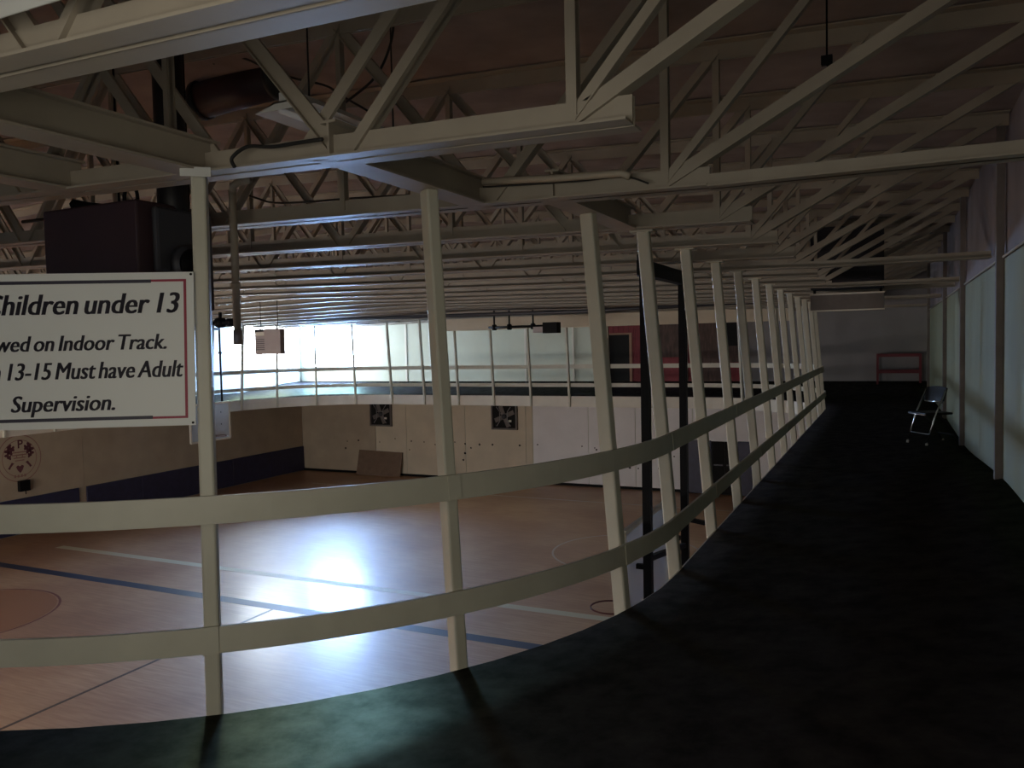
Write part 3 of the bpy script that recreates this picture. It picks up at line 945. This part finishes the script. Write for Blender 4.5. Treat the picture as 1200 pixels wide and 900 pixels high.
def goal_far():
    X = -20.2
    a, b = on_x(222, 471, X), on_x(268, 471, X)
    bot = on_x(268, 513, X).z
    yc_ = (a.y + b.y) / 2
    zt_ = b.z
    g = thing('basketball_goal', 'clear white-framed backboard hung on a thin black pole across the gym', 'basketball goal', (X, yc_, bot))
    hw, hh = (b.y - a.y) / 2, zt_ - bot
    bd = MB().box(-.01, .01, -hw, hw, 0, hh).obj('backboard', 'board', g)
    for p, q in (((-hw, 0), (hw, 0)), ((-hw, hh), (hw, hh)), ((-hw, 0), (-hw, hh)), ((hw, 0), (hw, hh))):
        MB().bar((0, p[0], p[1]), (0, q[0], q[1]), .05, .06, (1, 0, 0)).obj('board_frame', 'fascia', bd)
    py = on_x(259, 440, X - .2).y - yc_
    MB().tube([(-.2, py, .2), (-.2, py, zbot(X) - bot)], .035, 10).obj('pole', 'black', g, True)
    MB().tube([(-.2, py - 1.3, zbot(X) - bot - .12), (-.2, py, zbot(X) - bot - .12)], .04, 10).obj('top_bar', 'black', g, True)
    MB().tube([(-.2, py, zbot(X) - bot - .95), (-.2, py, zbot(X) - bot - .88)], .06, 10).obj('clamp', 'black', g, True)
    MB().bar((-.2, py, .5), (0, py * .6, .5), .05, .05).obj('board_arm', 'black', g)
    MB().bar((-.2, py, .9), (0, py * .6, .9), .05, .05).obj('board_arm', 'black', g)
    c = V((.15 + .228, 0, .16))
    MB().tube([c + V((.228 * math.cos(t), .228 * math.sin(t), 0)) for t in [2 * math.pi * k / 32 for k in range(32)]], .011, 8, closed=True).obj('rim', 'rim', g, True)
    MB().box(.01, .16, -.06, .06, .11, .19).obj('rim_bracket', 'rim', g)
    # winch above
    p = on_y(262, 378, 15.5)
    wq = thing('winch_motor', 'black winch clamped under trusses just right of the sign', 'winch', tuple(p))
    q = on_y(243, 379, 15.5) - p
    MB().tube([q - V((.3, 0, 0)), q * .5, V((.55, 0, 0))], .05, 10).obj('shaft', 'black', wq, True)
    MB().tube([(-.2, 0, 0), (-.02, 0, 0)], .13, 14).obj('cable_drum', 'black', wq, True)
    MB().tube([(.16, 0, 0), (.3, 0, 0)], .10, 14).obj('cable_drum', 'black', wq, True)
    MB().box(-.14, -.08, -.03, .03, 0, zbot(p.x) + .05 - p.z).obj('bracket', 'black', wq)
goal_far()

# ------------------------------------------------------------------ fans in the far wall under the track
for (x0, x1, z0, label) in ((577, 607, 503, 'square wall fan with wire guard below the track, nearer the middle post'), (435, 460, 499, 'dark square wall fan below the track, toward the room corner')):
    A, B = on_y(x0, z0, WF - .03), on_y(x1, z0, WF - .03)
    w2 = (B.x - A.x) / 2
    f = thing('wall_fan', label, 'wall fan', ((A.x + B.x) / 2, WF - .025, A.z))
    H_ = 1.02
    MB().box(-w2, w2, -.02, 0, 0, H_).obj('back_plate', 'dark', f)
    for (p0_, p1_, q0, q1) in ((-w2, w2, 0, .06), (-w2, w2, H_ - .06, H_), (-w2, -w2 + .06, .06, H_ - .06), (w2 - .06, w2, .06, H_ - .06)):
        MB().box(p0_, p1_, -.10, -.02, q0, q1).obj('housing_frame', 'column', f)
    MB().tube([(0, -.09, H_ / 2), (0, -.03, H_ / 2)], .10, 14).obj('motor', 'motor', f, True)
    for k in range(4):
        a = math.pi / 2 * k + .4
        d = V((math.cos(a), 0, math.sin(a)))
        MB().bar(V((0, -.05, H_ / 2)) + d * .08, V((0, -.05, H_ / 2)) + d * (w2 * .8), .012, .17, (0, 1, 0)).obj('blade', 'column', f)
    for sx in (-1, 1):
        MB().tube([(sx * .30, -.12, H_ * .86), (sx * .16, -.12, H_ * .68), (sx * .16, -.12, H_ * .32), (sx * .30, -.12, H_ * .14)], .014, 6).obj('wire_guard', 'wallgrey', f)
    MB().tube([(-.16, -.12, H_ * .6), (.16, -.12, H_ * .6)], .012, 6).obj('wire_guard', 'wallgrey', f)
    MB().box(.2, .32, -.105, -.10, .30, .38).obj('name_plate', 'fascia', f)

# pads and dark door under the track at the right of the far wall
zp = -1.66
A, B, C_, D = [on_y(px, 540, WF - .1).x for px in (800, 834, 864, 881)]
pad('wall_pad', 'navy wall pad left of the black doorway at the far wall', A, B - .02, WF - .10, WF - .026, ZF + .02, zp)
pad('wall_pad', 'navy wall pad right of the black doorway at the far wall', C_ + .02, D, WF - .10, WF - .026, ZF + .02, zp)
d2 = struct(link('door_2', None), 'black double door between two navy pads at the gym floor', 'door')
for a, b in ((B, (B + C_) / 2 - .004), ((B + C_) / 2 + .004, C_)):
    dl = MB().box(a, b, WF - .06, WF - .026, ZF + .01, zp - .02).obj('door_leaf', 'dark', d2)
    MB().box((a + b) / 2 - .15, (a + b) / 2 + .15, WF - .09, WF - .06, ZF + 1.0, ZF + 1.04).obj('push_bar', 'motor', dl)

# board leaning on the far wall
A, B = on_y(418, 556, WF - .3), on_y(469, 557, WF - .3)
o = MB().hexa([(A.x, WF - .34, ZF), (B.x, WF - .34, ZF), (B.x, WF - .30, ZF), (A.x, WF - .30, ZF), (A.x, WF - .075, ZF + 1.0), (B.x, WF - .075, ZF + .96), (B.x, WF - .035, ZF + .96), (A.x, WF - .035, ZF + 1.0)]).obj('plywood_sheet', 'cardboard')
tag(bevel(o, .004, 1), 'brown plywood sheet leaning on the far wall by the corner', 'board')

# dark box fixed under the crest
q = on_x(27, 569, WL + .03)
bxo = thing('wall_box', 'small black box on the brown wall right under the crest', 'box', (WL + .02, q.y, q.z - .16))
bevel(MB().box(0, .12, -.16, .16, 0, .32).obj('case', 'black', bxo), .01)
MB().tube([(.05, .05, -.1), (.05, .05, 0)], .015, 6).obj('cable_stub', 'black', bxo)

# ------------------------------------------------------------------ red rack by the far wall of the track
rx0, rx1 = on_y(1027, 447, 26.95).x, min(on_y(1080, 447, 26.95).x, WR - .08)
zr = bank(V((0, WF, 0))) * ((26.95 - YF) / (WF - YF)) ** 1.25
rk = thing('red_rack', 'red steel two-bar rack standing on the track at the far wall', 'rack', ((rx0 + rx1) / 2, 26.95, zr))
hw = (rx1 - rx0) / 2
for x in (-hw + .03, hw - .03):
    for yy in (0, .38):
        dz = .37 * ((26.95 + yy - YF) / (WF - YF)) ** 1.25 - zr
        MB().box(x - .03, x + .03, yy - .03, yy + .03, dz, .93).obj('upright', 'redrack', rk)
for z, h in ((.86, .09), (.36, .10)):
    for yy in (0, .38):
        MB().box(-hw, hw, yy - .025, yy + .025, z, z + h).obj('cross_bar', 'redrack', rk)
    for x in (-hw + .03, hw - .03):
        MB().box(x - .02, x + .02, .03, .35, z + .01, z + h - .01).obj('side_bar', 'redrack', rk)

# ------------------------------------------------------------------ folding chair on the track
zt0 = .11 * ((.5 - XR) / (WR - XR)) ** 1.25
ch = thing('folding_chair', 'black folding chair with chrome legs on the track by the right wall', 'chair', (.57, 13.95, zt0 - .005), math.atan2(-.53, -.85))
ch.scale = (1.06, 1.06, 1.06)
# local: +x is the way it faces
for sgn in (-1, 1):
    yy = sgn * .225
    MB().tube([(.24, yy, .012), (.10, yy, .45), (-.06, yy, .80)], .012, 8).obj('front_leg', 'chrome', ch, True)
    MB().tube([(-.30, yy * .88, .02), (-.12, yy * .88, .30), (.06, yy * .88, .46)], .012, 8).obj('rear_leg', 'vinyl', ch, True)
    MB().tube([(.24, yy, 0), (.235, yy, .035)], .017, 8).obj('foot_cap', 'fascia', ch)
    MB().tube([(-.31, yy * .88, -.0), (-.30, yy * .88, .04)], .018, 8).obj('foot_cap', 'fascia', ch)
MB().tube([(.19, -.225, .16), (.19, .225, .16)], .009, 8).obj('stretcher', 'chrome', ch)
MB().tube([(-.22, -.2, .14), (-.22, .2, .14)], .009, 8).obj('stretcher', 'vinyl', ch)
st = MB().box(-.18, .24, -.215, .215, .435, .47).obj('seat', 'vinyl', ch); bevel(st, .018, 3)
MB().tube([(.235, -.2, .44), (.255, 0, .44), (.235, .2, .44)], .012, 8).obj('seat_trim', 'chrome', st, True)
rows = []
for k in range(9):
    t = -1 + k / 4
    dx = -.03 * (1 - t * t)
    rows.append([(-.035 + dx, t * .225, .63), (-.01 + dx, t * .225, .63), (-.065 + dx, t * .225, .84 - .02 * t * t), (-.09 + dx, t * .225, .84 - .02 * t * t)])
bk = MB().rings(rows).obj('backrest', 'vinyl', ch); bevel(bk, .008)
MB().tube([(-.02, -.2, .615), (-.045, 0, .615), (-.02, .2, .615)], .013, 8).obj('back_trim', 'chrome', bk, True)

# ------------------------------------------------------------------ ventilation unit in the trusses above the track
A, B = on_y(950, 268, 15.1), on_y(1036, 336, 15.1)
vu = thing('ventilation_unit', 'black ventilation unit with pale lower duct hung above the far track', 'ventilation unit', ((A.x + B.x) / 2, 15.1, 2.2))
w2 = (B.x - A.x) / 2
MB().box(-w2, w2, -.05, .45, B.z - 2.2, min(A.z, 3.74) - 2.2).obj('housing', 'ventunit', vu)
for k in range(5): MB().box(-w2 + .03, w2 - .03, -.065, -.05, B.z - 2.2 + .12 + .18 * k, B.z - 2.2 + .15 + .18 * k).obj('louvre', 'ventunit', vu)
A, B = on_y(952, 346, 15.1), on_y(1036, 362, 15.1)
dk = MB().box(-w2, w2, -.10, .45, B.z - 2.2, A.z - 2.2).obj('duct_panel', 'column', vu)
for z in (B.z - 2.2, A.z - 2.2): MB().box(-w2 - .01, w2 + .01, -.115, -.10, z - .012, z + .012).obj('panel_trim', 'fascia', dk)
for x in (-w2 + .05, w2 - .05): MB().box(x - .02, x + .02, .1, .2, A.z - 2.2, .46).obj('strap', 'black', vu)
for x in (-w2 + .2, w2 - .2):
    for yy in (.05, .35): MB().tube([(x, yy, .8), (x, yy, ztopc(-.7) + .1 - 2.2)], .01, 6).obj('hanger_rod', 'black', vu)

# ------------------------------------------------------------------ conduit, cables and small things at the trusses
tag(MB().tube([on_y(566, 213, 4.36), on_y(650, 209, 4.36), on_y(728, 203, 4.36), on_y(738, 207, 4.36)], .022, 8).obj('conduit', 'pvc', None, True), 'painted conduit lying along the lower chord of the fourth truss', 'conduit')
def cable(pts, label, r=.009):
    tag(MB().tube(pts, r, 6).obj('cable', 'cable', None, True), label, 'cable')
def spline(P, n=6):
    out = []
    P = [V(p) for p in P]
    for i in range(len(P) - 1):
        p0, p1, p2, p3 = P[max(i - 1, 0)], P[i], P[i + 1], P[min(i + 2, len(P) - 1)]
        for k in range(n):
            t = k / n
            out.append(.5 * ((2 * p1) + (p2 - p0) * t + (2 * p0 - 5 * p1 + 4 * p2 - p3) * t * t + (3 * p1 - p0 - 3 * p2 + p3) * t ** 3))
    return out + [P[-1]]
cable(spline([on_y(x, y, 2.93) for x, y in ((275, 196), (272, 185), (290, 172), (318, 172), (345, 168), (378, 163))]), 'black cable draped along the lower chord near the sign post')
cable(spline([on_y(x, y, 5.1) for x, y in ((284, 226), (300, 232), (330, 238), (420, 232), (480, 229))]), 'black cable running right from the hanging pipe')
cable(spline([on_y(x, y, 4.9) for x, y in ((250, 75), (262, 64), (290, 70), (330, 88), (380, 100), (400, 112), (440, 135))]), 'black cable looping above the fluorescent fixture')
cable(spline([on_y(x, y, 4.75) for x, y in ((405, 120), (440, 90), (458, 50), (462, 10))]), 'black cable rising steeply beside the near truss web')
cable(spline([on_y(x, y, 4.40) for x, y in ((566, 219), (620, 216), (680, 212), (730, 207), (760, 215))]), 'thin black cable under the painted conduit', .006)
q = on_y(969, 76, 5.0)
bc = thing('beam_clamp', 'small black clamp hanging from the roof above the track', 'clamp', tuple(q))
MB().box(-.03, .03, -.02, .02, 0, .05).obj('clamp_body', 'black', bc)
MB().tube([(0, 0, .02), (.02, 0, -.04), (.015, 0, -.07)], .012, 6).obj('clamp_hook', 'black', bc)
MB().tube([(0, 0, .04), (0, 0, ztopc(q.x) + .1 - q.z)], .006, 6).obj('rod', 'black', bc)
